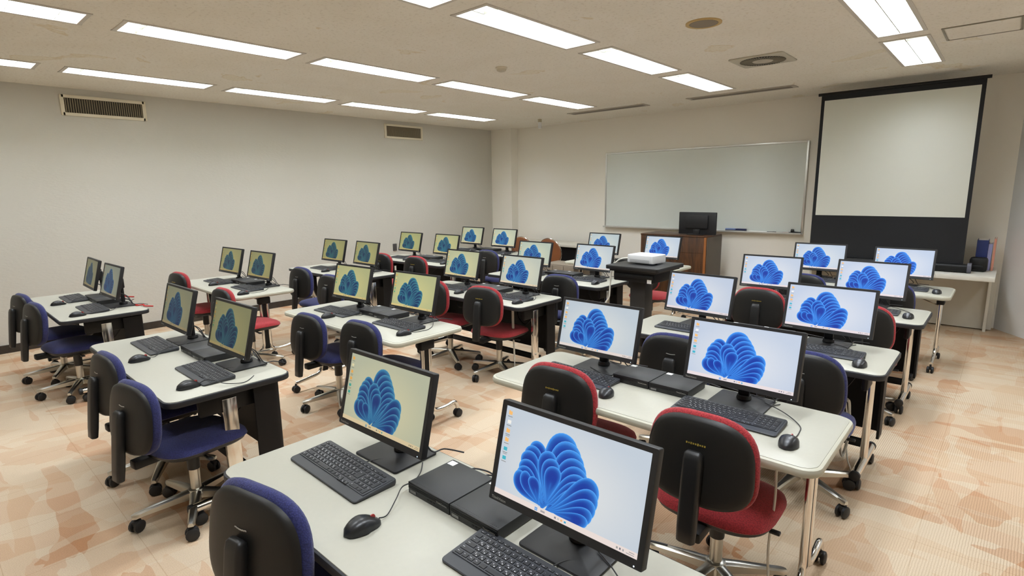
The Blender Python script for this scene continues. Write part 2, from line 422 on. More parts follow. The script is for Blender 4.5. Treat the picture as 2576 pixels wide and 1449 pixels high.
# ------------------------------------------------------------------ tables
TW, TD = 1.62, .63
def caster(mb, x, y, r=.03, twin=True, m=0):
    for s in ((-1, 1) if twin else (0,)):
        c = x + s * .016
        mb.lathe([(r * .7, -.011), (r, -.006), (r, .006), (r * .7, .011)], (c, y, r), 14, m, 'x')
    mb.tube([(x, y, r), (x, y, r * 2 + .02)], .008, 8, m)
    mb.box((x, y, r * 1.55), (.022, r * 1.3, r * .9), m, .004)
def make_table_white():
    t = thing('folding_table', '', 'table')
    a = MB(); slab(a, TW, TD, .07, TT - .038, TT - .002, .013, 0); a.build('edge_band', M_wedge, t)
    a = MB(); slab(a, TW - .03, TD - .03, .058, TT - .012, TT, .0015, 0); a.build('tabletop', M_lam, t)
    for s in (-1, 1):
        x = s * (TW / 2 - .085); l = MB()
        l.tube(arc([(x, -.033, TT - .05), (x, -.033, .12), (x, -.26, .085), (x, -.285, .085)], .07), .0155, 12)
        l.tube(arc([(x, .033, TT - .05), (x, .033, .12), (x, .16, .11), (x, .262, .13), (x, .285, .07)], .06), .0155, 12)
        leg = l.build('leg', M_chrome, t)
        q = MB(); q.box((x, 0, .4), (.016, .045, .54)); q.build('infill_strip', M_black, leg)
        for y in (-.285, .285):
            q = MB(); caster(q, x, y); q.build('caster', M_rubber, leg)
        b = MB(); b.box((x, 0, TT - .085), (.06, .12, .07), 0, .01); b.build('bracket', M_black, t)
    u = MB(); u.box((0, 0, TT - .062), (TW - .2, .05, .045), 0, .004)
    u.box((0, .17, TT - .05), (TW - .3, .025, .022), 0, .003); u.build('under_beam', M_black, t)
    for s in (-1, 1):
        q = MB(); x = s * (TW / 2 - .1); q.tube([(x, 0.03, TT - .14), (x - s * .24, .03, TT - .05)], .007, 8); q.build('brace', M_chrome, t)
    return t
def make_table_black(round_post=False):
    t = thing('wheeled_table', '', 'table')
    a = MB(); slab(a, TW, TD, .065, TT - .034, TT - .003, .005, 0); a.build('edge_band', M_bedge, t)
    a = MB(); slab(a, TW - .016, TD - .016, .058, TT - .012, TT, .001, 0); a.build('tabletop', M_lam, t)
    for s in (-1, 1):
        x = s * (TW / 2 - .1); l = MB()
        if round_post: l.tube([(x, .0, TT - .04), (x, .0, .1)], .021, 14)
        else:
            l.box((x, .0, .36), (.03, .075, .56), 0, .004)
        l.tube([(x, -.235, .095), (x, .235, .095)], .026, 14)
        leg = l.build('leg', M_chrome, t)
        if not round_post and s > 0:
            for z in (.18, .23):
                q = MB(); q.lathe([(.009, 0), (.009, .006), (.005, .009)], (x + s * .014, -.01, z), 10, 0, 'x'); q.build('bolt', M_satin, leg)
        for y in (-.24, .24):
            q = MB(); q.lathe([(.02, -.012), (.028, -.008), (.028, .012), (.02, .016)], (x, y, .095), 14, 0, 'y'); q.build('end_cap', M_rubber, leg)
        for y in (-.2, .2):
            q = MB(); caster(q, x, y, .032); q.build('caster', M_rubber, leg)
        b = MB(); b.box((x - s * .01, .02, TT - .095), (.035, .34, .12), 0, .015); b.build('bracket', M_black, t)
    yb = TD / 2 - .05; xe = TW / 2 - .05                    # modesty panel wrapping round both back corners
    path = arc([(-xe, yb - .15, 0), (-xe, yb, 0), (xe, yb, 0), (xe, yb - .15, 0)], .05, 6); k = len(path)
    mb = MB(); V = []; F = []
    for z in (.2, TT - .05):
        for i, p in enumerate(path):
            d = (path[min(i + 1, k - 1)] - path[max(i - 1, 0)]).normalized(); nrm = Vector((d.y, -d.x, 0))
            V += [p + Vector((0, 0, z)), p + nrm * .014 + Vector((0, 0, z))]
    for i in range(k - 1):
        a0, a1, b0, b1 = 2 * i, 2 * i + 1, 2 * i + 2, 2 * i + 3; h = 2 * k
        F += [[a0, b0, b0 + h, a0 + h], [a1, b1, b1 + h, a1 + h], [a0, b0, b1, a1], [a0 + h, b0 + h, b1 + h, a1 + h]]
    F += [[0, 1, 1 + 2 * k, 2 * k], [2 * k - 2, 2 * k - 1, 4 * k - 1, 4 * k - 2]]
    mb.add(V, F); mb.build('modesty_panel', M_panel, t, smooth=25)
    u = MB(); u.box((0, .0, TT - .06), (TW - .24, .05, .045), 0, .004); u.box((0, .1, .16), (TW - .24, .03, .05), 0, .004); u.build('under_beam', M_black, t)
    u = MB(); u.box((0, .16, TT - .11), (TW - .5, .12, .03), 0, .006); u.build('cable_tray', M_black, t)
    for c in range(3):
        q = MB(); x = -.35 + c * .42
        q.tube(smoothpath([(x - .1, .12, TT - .12), (x - .03, .06, TT - .2), (x + .06, .07, TT - .19 - .03 * c), (x + .14, .14, TT - .12)]), .005, 6); q.build('cable', M_cable, t)
    return t

# monitors (x, y, yaw) as they stand: y is the foot of the glass
MON = {'c': [(-6.531, 1.059, -1), (-5.786, 1.061, 1.7)], 'f': [(-6.46, 2.358, 2.7), (-5.744, 2.384, 2.8)], 'b': [(-3.954, 1.043, .9), (-3.097, 1.055, 1.8)],
       'i': [(-6.473, 3.679, 2.3), (-5.783, 3.721, -.6)], 'l': [(-6.592, 5.034, .9), (-5.797, 5.063, .9)], 'o': [(-6.626, 6.375, 1), (-5.834, 6.325, 1.5)],
       'e': [(-3.932, 2.368, 2.8), (-3.151, 2.417, 2.7)], 'h': [(-4.046, 3.747, 0), (-3.212, 3.726, -.8)], 'k': [(-4.035, 4.922, .9), (-3.236, 4.999, -.8)],
       'n': [(-4.031, 6.441, .8), (-3.145, 6.447, -1.4)], 'd': [(-1.446, 2.35, .6), (-.667, 2.335, .4)], 'g': [(-1.438, 3.653, -3.3), (-.606, 3.652, -1.1)],
       'j': [(-1.375, 5.052, 2.2), (-.619, 5.109, -2.9)], 'm': [(-1.311, 6.469, 2.9), (-.559, 6.418, -1.8)], 'a': [(-1.477, .975, 1.2), (-.642, .971, .4)]}
COLN = {}
for s, nm in (('adgjm', 'right'), ('behkn', 'middle'), ('cfilo', 'left')):
    for k, ch in enumerate(s): COLN[ch] = ('%s table of the %s column' % (ordn[k], nm), k, nm)
WHITE = 'defmn'; ROUND = 'gj'
TPOS = {}
for ch, ms in MON.items():
    cx = (ms[0][0] + ms[1][0]) / 2 - .011; cy = (ms[0][1] + ms[1][1]) / 2 - .098
    if ch == 'd': cx += .03
    TPOS[ch] = (cx, cy)
    k, nm = COLN[ch][1:]
    if ch in WHITE:
        place('tw', make_table_white, 'white-edged folding table on chrome legs, %s from the camera in the %s column' % (ordn[k], nm), (cx, cy, 0), 0, 'classroom computer tables')
    elif ch in ROUND:
        place('tr', lambda: make_table_black(True), 'black-edged table on round chrome posts, %s from the camera in the %s column' % (ordn[k], nm), (cx, cy, 0), 0, 'classroom computer tables')
    else:
        place('tb', make_table_black, 'black-edged table with flat chrome legs, %s from the camera in the %s column' % (ordn[k], nm), (cx, cy, 0), 0, 'classroom computer tables')

# ------------------------------------------------------------------ monitors
MW, MH, MT, MZ = .505, .297, .2485, .09
SW, SH, SB = .471, .258, .024                              # lit area, and its height over the lower rim
def PT(u, v, w=0): return Vector((u, v * math.sin(MT) + w * math.cos(MT), MZ + v * math.cos(MT) - w * math.sin(MT)))
MTX = Matrix(((1, 0, 0, 0), (0, math.cos(MT), math.sin(MT), 0), (0, -math.sin(MT), math.cos(MT), MZ), (0, 0, 0, 1)))   # (u, depth, up) -> monitor space

def screen_picture():
    """desktop: pale backdrop, generic folded blue ribbons, folder icons, task bar"""
    V = []; F = []; C = []
    def put(pts, faces, cols):
        o = len(V); V.extend(pts); C.extend(cols); F.extend([[o + i for i in f] for f in faces])
    lay = [0]
    def P(x, y): return PT(-SW / 2 + x * SW / 16, SB + y * SH / 9, .0035 - lay[0] * .00004)
    BG = (.5, .57, .68)
    n = 12; g = []; cols = []
    for j in range(n + 1):
        for i in range(n + 1):
            x, y = 16 * i / n, 9 * j / n
            d = math.hypot((x - 8) / 9, (y - 3.5) / 6); k = max(0, 1 - d)
            g.append(P(x, y)); cols.append(tuple(b + (.76 - b) * k * .8 for b in BG))
    put(g, [[j * (n + 1) + i, j * (n + 1) + i + 1, (j + 1) * (n + 1) + i + 1, (j + 1) * (n + 1) + i] for j in range(n) for i in range(n)], cols)
    def petal(ax, ay, ang, L, wd, bend=0, tone=0, K=7, S=40):
        lay[0] += 1; out = []; cs = []
        ca, sa = math.cos(ang), math.sin(ang)
        def xy(t, q):
            s = 2 * PI * t; a = L * (1 - math.cos(s)) / 2; b = wd * math.sin(s) * (1 - math.cos(s)) / 2 * 1.25
            a = L * (1 - q) * .62 + a * q; b *= q; b += bend * a * a / L
            return ax + a * ca - b * sa, ay + a * sa + b * ca
        rim, edge, deep = (.15, .47, .9), (.03, .25, .82), (.003, .035, .34)
        for r in range(K):
            q = 1 - r / (K - 1) * .999; u = r / (K - 1)
            for i in range(S):
                x, y = xy(i / S, q); out.append((max(.1, min(15.9, x)), max(.52, min(8.9, y))))
                if r == 0: c = rim
                else:
                    k = min(1, (u - .02) * 1.5 + .25 * (1 - math.cos(2 * PI * i / S + tone)) / 2)
                    c = tuple(e + (d - e) * max(0, k) for e, d in zip(edge, deep))
                if r == 1: c = tuple(e * .85 + .15 * m for e, m in zip(edge, rim))
                nf = ((1 + math.cos(2 * PI * i / S)) / 2) ** 3 * .85; c = tuple(a + (d - a) * nf for a, d in zip(c, (.02, .16, .62)))
                cs.append(c)
        rr = [0, .026] + [i / (K - 1) for i in range(1, K - 1)]
        o2 = []
        for r, u in enumerate(rr):
            for i in range(S):
                x, y = xy(i / S, 1 - u * .999); o2.append(P(max(.1, min(15.9, x)), max(.52, min(8.9, y))))
        fs = [[r * S + i, r * S + (i + 1) % S, (r + 1) * S + (i + 1) % S, (r + 1) * S + i] for r in range(K - 1) for i in range(S)] + [[(K - 1) * S + i for i in range(S)]]
        put(o2, fs, cs)
    D = math.radians
    # back fan rising to the top, then folds spreading left and right from the foot
    petal(5.9, .2, D(85), 2.6, 1.5, 0, 0)
    petal(6.2, .3, D(40), 2.4, 1.0, 0, 0)
    for k in range(3): petal(5.9 - .1 * k, 1.5, D(106 + 8 * k), 5.3 - .4 * k, 1.3, .05, .4 * k)
    for k in range(8): petal(5.3 + .17 * k, 1.0, D(72 - 5.2 * k), 7.5 - .42 * k, 2.05 - .13 * k, -.035 - .012 * k, .3 * k)
    for k in range(3): petal(6.3 + .05 * k, 1.0, D(101 - 6 * k), 5.0 - .6 * k, 1.35 - .1 * k, -.09, .5)
    for k in range(3): petal(6.1, .9, D(128 + 10 * k), 4.6 - .35 * k, 1.25 - .1 * k, .10, .2 * k)
    for k in range(5): petal(6.5 + .1 * k, .62, D(34 - 8 * k), 6.3 - .55 * k, 1.6 - .2 * k, .07, 1 + .3 * k)
    for k in range(2): petal(6.0 - .25 * k, .6, D(158 - 14 * k), 4.3 - .7 * k, 1.2 - .25 * k, -.12, .6)
    petal(5.6, .55, D(112), 2.8, .8, .1, 0)
    lay[0] += 3
    def rect(x, y, w, h, c): put([P(x, y), P(x + w, y), P(x + w, y + h), P(x, y + h)], [[0, 1, 2, 3]], [c] * 4)
    rect(0, 0, 16, .52, (.74, .66, .66)); lay[0] += 3
    for k, c in enumerate(((.85, .47, .16), (.8, .8, .8), (.85, .47, .16), (.85, .47, .16), (.05, .42, .55), (.05, .42, .55))):
        y = 8.15 - k * .92; lay[0] += 1
        rect(.38, y, .46, .36, c)
        if c[0] > .84: rect(.38, y + .36, .2, .07, c)
        lay[0] += 1; rect(.3, y - .22, .62, .06, (.2, .2, .2))
        if k in (2, 4): rect(.36, y - .36, .5, .05, (.2, .2, .2))
    for dx in (0, .17):
        for dy in (0, .17): rect(5.2 + dx, .1 + dy, .14, .14, (.05, .3, .75))
    for x, wd, c in ((5.9, .5, (.35, .33, .36)), (7.5, .2, (.2, .2, .25)), (7.85, .2, (.5, .5, .5)), (8.2, .22, (.75, .42, .2)), (8.6, .22, (.05, .35, .6)), (14.0, .16, (.3, .3, .3)), (14.3, .14, (.15, .15, .2)), (14.6, .14, (.35, .35, .38))):
        rect(x, .17, wd, .18, c)
    rect(15.2, .31, .5, .07, (.35, .33, .35)); rect(14.95, .14, .75, .07, (.35, .33, .35))
    me = bpy.data.meshes.new('screen'); me.from_pydata([tuple(p) for p in V], [], F); me.materials.append(M_screen)
    at = me.color_attributes.new('Col', 'FLOAT_COLOR', 'POINT')
    for i, c in enumerate(C): at.data[i].color = (c[0], c[1], c[2], 1)
    return me

def make_monitor(lit=True):
    t = thing('monitor', '', 'monitor')
    f = MB()
    def ring(du, dv0, dv1, w, r):
        cx = 0; w_ = MW - 2 * du; h_ = MH - dv0 - dv1
        return [PT(x, y + dv0 + h_ / 2, w) for x, y in rrect(w_, h_, r, 3)]
    su = (MW - SW) / 2
    f.loft([ring(su, SB, MH - SB - SH, .004, .0008), ring(su, SB, MH - SB - SH, .0008, .0008), ring(.0015, .0015, .0015, 0, .004), ring(0, 0, 0, .003, .005), ring(0, 0, 0, .024, .005), ring(.004, .004, .004, .028, .005),
            ring(.09, .05, .05, .032, .01), ring(.11, .07, .07, .048, .01)])
    f.build('bezel', M_bezel, t, smooth=30)
    if lit:
        o = bpy.data.objects.new('screen', screen_picture()); COL.objects.link(o); o.parent = t
    n = MB(); n.box((0, .115, .14), (.052, .022, .26), 0, .006)
    n.box((0, .105, .205), (.1, .05, .09), 0, .008)
    n.lathe([(.03, .006), (.034, .014), (.03, .03)], (0, .115, 0), 18); n.build('neck', M_bezel, t)
    b = MB(); slab(b, .25, .2, .012, 0, .009, .003, 0, 0, .083, 4); b.build('base', M_bezel, t)
    if lit:
        q = MB(); v, fc = text_geo('ThinkVision', .0115, 'LEFT'); q.add([PT(-MW / 2 + .012 + p.x, .0105 + p.y, -.0006) for p in v], fc); q.build('lettering', M_letter, t, smooth=0)
        q = MB(); v = [PT(MW / 2 - .022 + .0022 * math.cos(a * PI / 5), .0075 + .0022 * math.sin(a * PI / 5), -.0006) for a in range(10)]; q.add(v, [list(range(10))]); q.build('power_light', M_led, t, smooth=0)
        for s in (-1, 1):
            q = MB(); q.tube(smoothpath([PT(.05 * s + .05, .06, .045), (.06 + .03 * s, .13, .09), (.1 + .02 * s, .16, .02), (.13 * s, .215, .012), (.2 * s, .25, .006)]), .003, 6); q.build('cable', M_cable, t)
    return t
TINT = {}
def tint(ch, k):
    """the panels are viewed and set differently: bluish white on the right, yellow and dim towards the left"""
    t = {'a': ((.86, .78, .47), (1.08, 1.06, 1.0)), 'd': ((1.0, 1.0, .93), (1.1, 1.1, 1.12)), 'g': ((1.04, 1.04, 1.06), (1.1, 1.1, 1.14)), 'j': ((1.08, 1.08, 1.1), (1.12, 1.12, 1.16)), 'm': ((1.06, 1.08, 1.08), (1.08, 1.1, 1.16)),
         'b': ((.33, .29, .15), (.37, .32, .13)), 'e': ((.78, .69, .28), (.86, .78, .33)), 'h': ((.9, .82, .42), (.98, .92, .66)), 'k': ((.9, .9, .62), (1.0, 1.0, .9)), 'n': ((.92, .95, .82), (1.02, 1.04, 1.02)),
         'c': ((.27, .235, .11), (.33, .32, .21)), 'f': ((.46, .39, .14), (.46, .39, .14)), 'i': ((.52, .45, .15), (.56, .49, .18)), 'l': ((.66, .6, .22), (.8, .72, .3)), 'o': ((.85, .8, .45), (.95, .92, .58))}[ch][k]
    return t
TW_ = lambda c: 'bright bluish' if c[2] > .88 else 'pale yellowish' if c[1] > .75 else 'yellowish' if c[1] > .58 else 'dim khaki'
for ch, ms in MON.items():
    for k, (x, y, yaw) in enumerate(ms):
        c = tint(ch, k)
        o = place('mon', make_monitor, 'black monitor with %s screen, %s seat, %s' % (TW_(c), ('left', 'right')[k], COLN[ch][0]), (x, y, TT), math.radians(yaw), 'monitors on the computer tables')
        for q in o.children:
            if q.name.startswith('screen'): q.color = (c[0], c[1], c[2], 1)

# ------------------------------------------------------------------ keyboards
KW, KD = .455, .168
def key_layout():
    u = .0222; K = []; x0 = .0125
    yr = [.118, .098, .078, .058, .038]                      # five main rows, back to front
    def row(y, items, x=0.0, h=.0165):
        for it in items:
            s, wd = it if isinstance(it, tuple) else (it, 1)
            if s is not None: K.append((x0 + x * u, y, wd * u - .0024, h, s))
            x += wd
    row(.1395, [('Esc', 1)] + ['F%d' % i for i in range(1, 13)] + [('PrtSc', 1), ('ScrLk', 1), ('Pause', 1)], 0, .0105)
    row(yr[0], ['', '1', '2', '3', '4', '5', '6', '7', '8', '9', '0', '-', '^', '\\', ''])
    row(yr[1], [('Tab', 1.4)] + list('QWERTYUIOP@[') + [(None, 1.6)])
    K.append((x0 + 13.5 * u, yr[2], 1.5 * u - .0024, .0365, 'Enter'))
    row(yr[2], [('Caps', 1.7)] + list('ASDFGHJKL;:'))
    K.append((x0 + 12.7 * u, yr[2], .75 * u - .0024, .0165, ']'))
    row(yr[3], [('Shift', 2.2)] + list('ZXCVBNM,./_') + [('Shift', 1.8)])
    row(yr[4], [('Ctrl', 1.2), 'Fn', 'Win', 'Alt', ('', 1.1), ('', 3.4), ('', 1.1), '', 'Alt', ('Ctrl', 1.3)])
    for j, s in enumerate(('', '', '')): K.append((x0 + (12.35 + j * .9) * u, yr[4] - .006, .9 * u - .0024, .0150, '<v>'[j]))
    nx = 15.3
    row(.1395, ['', '', ''], nx, .0105)
    row(yr[0], ['Num', '/', '*', '-'], nx); row(yr[1], ['7', '8', '9'], nx); row(yr[2], ['4', '5', '6'], nx); row(yr[3], ['1', '2', '3'], nx); row(yr[4], [('0', 2), '.'], nx)
    K.append((x0 + (nx + 3) * u, yr[2], u - .0024, .0365, '+')); K.append((x0 + (nx + 3) * u, yr[4], u - .0024, .0365, 'Ent'))
    return K
def kz(y): return .0125 + y * .055
def key_mb(x, y, w, h, s):
    q = MB(); z = kz(y + h / 2); e = .0016; sl = .055
    bot = [(x, y), (x + w, y), (x + w, y + h), (x, y + h)]; top = [(x + e, y + e + .0004), (x + w - e, y + e + .0004), (x + w - e, y + h - e), (x + e, y + h - e)]
    zz = lambda yy, d: z + (yy - y - h / 2) * sl + d
    q.add([(a, b, zz(b, -.002)) for a, b in bot] + [(a, b, zz(b, .0022)) for a, b in top], [[4, 5, 6, 7], [0, 1, 5, 4], [1, 2, 6, 5], [2, 3, 7, 6], [3, 0, 4, 7]])
    if s:
        sz = .0078 if len(s) == 1 else .0046; v, f = text_geo(s, sz, 'LEFT')
        q.add([(x + .0038 + p.x, y + h - .0058 + p.y * .9, zz(y + h - .0058 + p.y, .0024)) for p in v], f, 1)
        if len(s) == 1 and s.isalpha():                       # the small second legend on each letter key
            cx, cy = x + w * .66, y + h * .3
            q.add([(cx - .0016, cy - .0014, zz(cy, .0024)), (cx + .0016, cy - .0014, zz(cy, .0024)), (cx + .0012, cy + .0016, zz(cy, .0025)), (cx - .0014, cy + .0012, zz(cy, .0025))], [[0, 1, 2, 3]], 1)
    return q
LAY = key_layout()
def make_keyboard(near):
    t = thing('keyboard', '', 'keyboard')
    b = MB(); R = []
    for d, k in ((.003, 0), (0, .4), (0, .8), (.002, 1)):
        ring = []
        for x, y in rrect(KW - 2 * d, KD - 2 * d, .014 - d, 4, KW / 2, KD / 2 - .002):
            base = .001; tp = kz(max(y, .0)) - .0005
            if y < .034: tp = .009 + .0045 * max(0, y) / .034
            ring.append((x, y, base + (tp - base) * k))
        R.append(ring)
    b.loft(R); b.box((KW / 2 - .0, .0935, .0165), (KW - .017, .117, .0028), 0, 0, 2, Matrix.Rotation(math.atan(.055), 4, 'X'))
    b.build('body', M_keyb, t, smooth=30)
    if near:
        for k, a in enumerate(LAY): key_mb(*a).build('key', [M_key, M_legend], t, smooth=0, fix=False)
    else:
        q = MB()
        for a in LAY:
            z = key_mb(*a); o = len(q.v); q.v += z.v; q.f += [[i + o for i in f] for f in z.f]; q.m += z.m
        q.build('keys', [M_key, M_legend], t, smooth=0, fix=False)['kind'] = 'stuff'
    c = MB(); c.tube(smoothpath([(KW * .55, KD - .004, .012), (KW * .58, KD + .05, .008), (KW * .68, KD + .1, .006), (KW * .8, KD + .2, .004)]), .0022, 6); c.build('cable', M_cable, t)
    return t
NEAR = 'adbe'
for ch, ms in MON.items():
    for k, (x, y, yaw) in enumerate(ms):
        nr = ch in NEAR; dx = {('a', 0): -.045, ('a', 1): -.01, ('d', 0): -.02, ('e', 0): .0}.get((ch, k), .01)
        place('kn' if nr else 'kf', (lambda: make_keyboard(True)) if nr else (lambda: make_keyboard(False)), 'black keyboard before the %s monitor on the %s' % (('left', 'right')[k], COLN[ch][0]),
              (x + dx - KW / 2, y - .205, TT), math.radians({('d', 0): -2, ('e', 0): 1, ('a', 0): -1}.get((ch, k), 0)), 'keyboards on the computer tables')

# ------------------------------------------------------------------ mice
def make_mouse(short=False, left=False):
    t = thing('mouse', '', 'mouse')
    b = MB(); rings = []; n = 22
    for i in range(13):
        s = i / 12; y = -.06 + .12 * s
        w = .036 * (math.sin(PI * min(max(s, .0), 1)) ** .42) * (1 - .12 * math.sin(PI * s) * (s > .5)) + .001
        h = .037 * math.sin(PI * (s * .8 + .16)) ** .8 * (math.sin(PI * s) ** .3 if 0 < s < 1 else .02) + .002
        ring = []
        for k in range(n):
            a = PI * k / (n - 1); ring.append((w * math.copysign(abs(math.cos(a)) ** .75, math.cos(a)), y, .003 + h * abs(math.sin(a)) ** .8))
        rings.append(ring)
    b.loft(rings); b.build('body', M_mouse, t, smooth=60)
    f = MB(); f.loft([[(x * .85, y * .94 - .001, z) for x, y in rrect(.068, .114, .028, 5)] for z in (0, .006)]); f.build('foot', M_plast, t)
    wl = MB(); wl.lathe([(.006, -.003), (.0085, -.002), (.0085, .002), (.006, .003)], (0, .034, .0255), 16, 0, 'x'); wl.build('wheel', M_red, t)
    c = MB(); c.tube(smoothpath([(0, .055, .012), (.02, .075, .025), (.06, .1, .027), (.13, .14, .014), (.15, .22, .004), (.08, .3, .004)] if short else [(0, .055, .012), (-.004, .085, .008), (-.035, .135, .027), (-.08, .185, .03), (-.1, .24, .02), (-.15, .3, .012), (-.2, .34, .014)] if left else [(0, .055, .012), (.003, .085, .005), (.0, .14, .003), (-.012, .2, .003), (-.065, .265, .006), (-.13, .31, .012), (-.2, .345, .014)]), .0021, 6); c.build('cable', M_cable, t)
    l = MB(); l.add([(-.005, -.033, .0405), (.005, -.033, .0405), (.005, -.029, .0408), (-.005, -.029, .0408)], [[0, 1, 2, 3]]); 
    return t
MO = {('a', 0): (.312, -.268, -6), ('b', 0): (.30, -.28, 0), ('b', 1): (.19, -.26, 0), ('e', 0): (.115, -.263, 0), ('e', 1): (.253, -.253, -10), ('d', 0): (.25, -.255, 15), ('d', 1): (.294, -.233, 0), ('h', 0): (.29, -.273, 0),
      ('h', 1): (.227, -.26, -10), ('c', 0): (.258, -.28, 0), ('c', 1): (.258, -.27, 0), ('f', 0): (.2, -.235, 0), ('f', 1): (.324, -.29, 0), ('k', 1): (.237, -.274, 0), ('g', 1): (.244, -.278, 0), ('j', 1): (.303, -.216, 0), ('m', 1): (.308, -.218, 0)}
for ch, ms in MON.items():
    for k, (x, y, yaw) in enumerate(ms):
        dx, dy, r = MO.get((ch, k), (.27, -.25, 0))
        place('mouse%d' % k if dx > .21 else 'mouse s', (lambda d=dx, kk=k: make_mouse(d <= .21, kk == 0)), 'black wired mouse beside the %s keyboard on the %s' % (('left', 'right')[k], COLN[ch][0]), (x + dx, y + dy, TT), math.radians(r), 'mice on the computer tables')

# ------------------------------------------------------------------ mini computers, two side by side on each table
def make_pc():
    t = thing('mini_computer', '', 'computer'); w, d, h = .202, .2, .04
    b = MB(); b.box((0, d / 2 + .002, h / 2 + .001), (w, d - .004, h - .002), 0, .0025); b.build('case', M_pc, t)
    f = MB(); f.box((0, .003, h / 2), (w + .001, .006, h), 0, .0015)
    for k in range(4): f.box((0, -.0008, h - .006 - k * .0042), (w - .004, .002, .0018))
    f.build('front_panel', M_pcf, t)
    g = MB()
    for k in range(26): g.box((-w / 2 + .008 + k * (w - .016) / 25, .012, h - .0004), (.0028, .0045, .0012))
    g.build('vent_strip', M_pcf, t, smooth=0)
    q = MB(); v, fc = text_geo('ThinkCentre', .0095, 'LEFT'); q.add([(w / 2 - .058 + p.x, -.0022, h * .6 + p.y) for p in v], fc); q.build('lettering', M_letter, t, smooth=0)
    q = MB(); q.box((-w / 2 + .024, -.0008, .01), (.03, .001, .009)); q.build('model_label', mat('grey label', rgb(120, 120, 118), .5), t, smooth=0)
    q = MB()
    for k in range(3): q.box((.0 + .014 * k, -.0008, .012), (.008, .001, .004))
    q.build('port', M_black, t, smooth=0)
    q = MB(); q.box((-w / 2 + .022, d - .022, h + .0004), (.03, .026, .0006)); q.build('sticker', M_label, t, smooth=0)
    for s in (-.03, .04):
        q = MB(); q.tube(smoothpath([(s, d, .015), (s, d + .035, .014), (s + .05, d + .06, .008), (s + .12, d + .05, .004)]), .003, 6); q.build('cable', M_cable, t)
    return t
for ch, ms in MON.items():
    mx = (ms[0][0] + ms[1][0]) / 2 + {'a': .04, 'b': .045, 'd': -.02}.get(ch, .01); y = (ms[0][1] + ms[1][1]) / 2 - .05
    for k in (0, 1):
        place('pc', make_pc, 'black mini computer, %s of the pair on the %s' % (('left', 'right')[k], COLN[ch][0]), (mx + (k - .5) * .207, y, TT), 0, 'mini computers between the monitors')

# ------------------------------------------------------------------ swivel chairs
def make_chair(kind):
    t = thing('swivel_chair', '', 'chair'); fab = M_blue if kind == 'blue' else M_redf
    tilt = Matrix.Translation((0, -.275, .52)) @ Matrix.Rotation(math.radians(-7), 4, 'X')    # local: x across, y forward, z up the back
    q = MB(); pillow(q, .213, .178, 3.0, .035, .028, .45, 0, 'xz', (0, .0, .19), 0, taper=-.05)
    for i, p in enumerate(q.v): q.v[i] = tilt @ p
    q.build('back_cushion', fab, t, smooth=60)
    q = MB(); pillow(q, .203, .168, 3.0, .004, .026, .45, 0, 'xz', (0, -.022, .185), 0, taper=-.05, pw=4)
    for i, p in enumerate(q.v): q.v[i] = tilt @ p
    sh = q.build('back_shell', M_shell, t, smooth=60)
    q = MB()
    if kind == 'blue':
        for k in range(6): q.box((-.022 + k * .0088, -.0502 + .0003 * abs(k - 2.5), .255 - .0022 * math.sin(PI * k / 5)), (.009, .001, .0035))
    else:
        for k, hh in enumerate((.007, .005, .008, .006, .006, .009, .005, .006, .007)): q.box((-.034 + k * .0085, -.0502, .255), (.0055, .001, hh))
    for i, p in enumerate(q.v): q.v[i] = tilt @ p
    q.build('mark', M_letter if kind == 'blue' else M_gold, sh, smooth=0)
    q = MB(); rings = []                                   # spine cover behind the backrest
    for v, wd, dp in ((-.118, .026, .012), (-.112, .034, .018), (-.06, .036, .02), (.1, .037, .021), (.2, .036, .02), (.222, .033, .016), (.232, .024, .008)):
        rings.append([tilt @ Vector((x, y - .062, v)) for x, y in rrect(wd * 2, dp * 2, min(dp, wd) * .75, 4)])
    q.loft(rings); q.build('spine_cover', M_plast, t, smooth=50)
    q = MB(); q.box((0, -.2, .395), (.06, .17, .045), 0, .01); q.box((0, -.03, .385), (.17, .2, .045), 0, .01); q.build('mechanism', M_black, t)
    q = MB(); q.tube([(.09, -.03, .385), (.22, -.03, .38)], .007, 8); q.box((.23, -.03, .38), (.04, .025, .012), 0, .004); q.build('lever', M_plast, t)
    q = MB(); pillow(q, .238, .23, 3.4, .052, .018, 0, .35, 'xy', (0, .015, .43), 0, pw=2.6); q.build('seat_cushion', fab, t, smooth=60)
    q = MB(); pillow(q, .232, .223, 3.4, .0, .06, 0, .35, 'xy', (0, .012, .426), 0, pw=2.2); q.build('seat_pan', M_plast, t, smooth=60)
    q = MB(); q.lathe([(.03, .25), (.031, .255), (.031, .37), (.02, .375)], (0, 0, 0), 18); q.build('column_sleeve', M_plast, t)
    q = MB(); q.lathe([(.026, .105), (.026, .25)], (0, 0, 0), 18); q.lathe([(.045, .085), (.05, .09), (.05, .115), (.04, .135), (.026, .14)], (0, 0, 0), 20); q.build('column', M_satin, t)
    for k in range(5):
        a = math.radians(90 + 72 * k + 20); l = MB(); rings = []
        for r, w, z0, z1 in ((.035, .025, .088, .134), (.1, .024, .088, .127), (.25, .0175, .08, .107), (.285, .0165, .075, .102), (.302, .012, .078, .096)):
            rings.append([(r * math.cos(a) - x * math.sin(a), r * math.sin(a) + x * math.cos(a), z) for x, z in ((-w, z0), (w, z0), (w, z1 - .008), (w * .55, z1), (-w * .55, z1), (-w, z1 - .008))])
        l.loft(rings); leg = l.build('base_leg', M_satin, t, smooth=40)
        c = MB(); caster(c, 0, 0, .032)
        b = a + [.6, -1.1, 2.2, .2, -2][k]
        R = Matrix.Translation((.283 * math.cos(a), .283 * math.sin(a), 0)) @ Matrix.Rotation(b, 4, 'Z')
        for i, p in enumerate(c.v): c.v[i] = R @ p
        c.build('caster', M_rubber, leg)
    return t
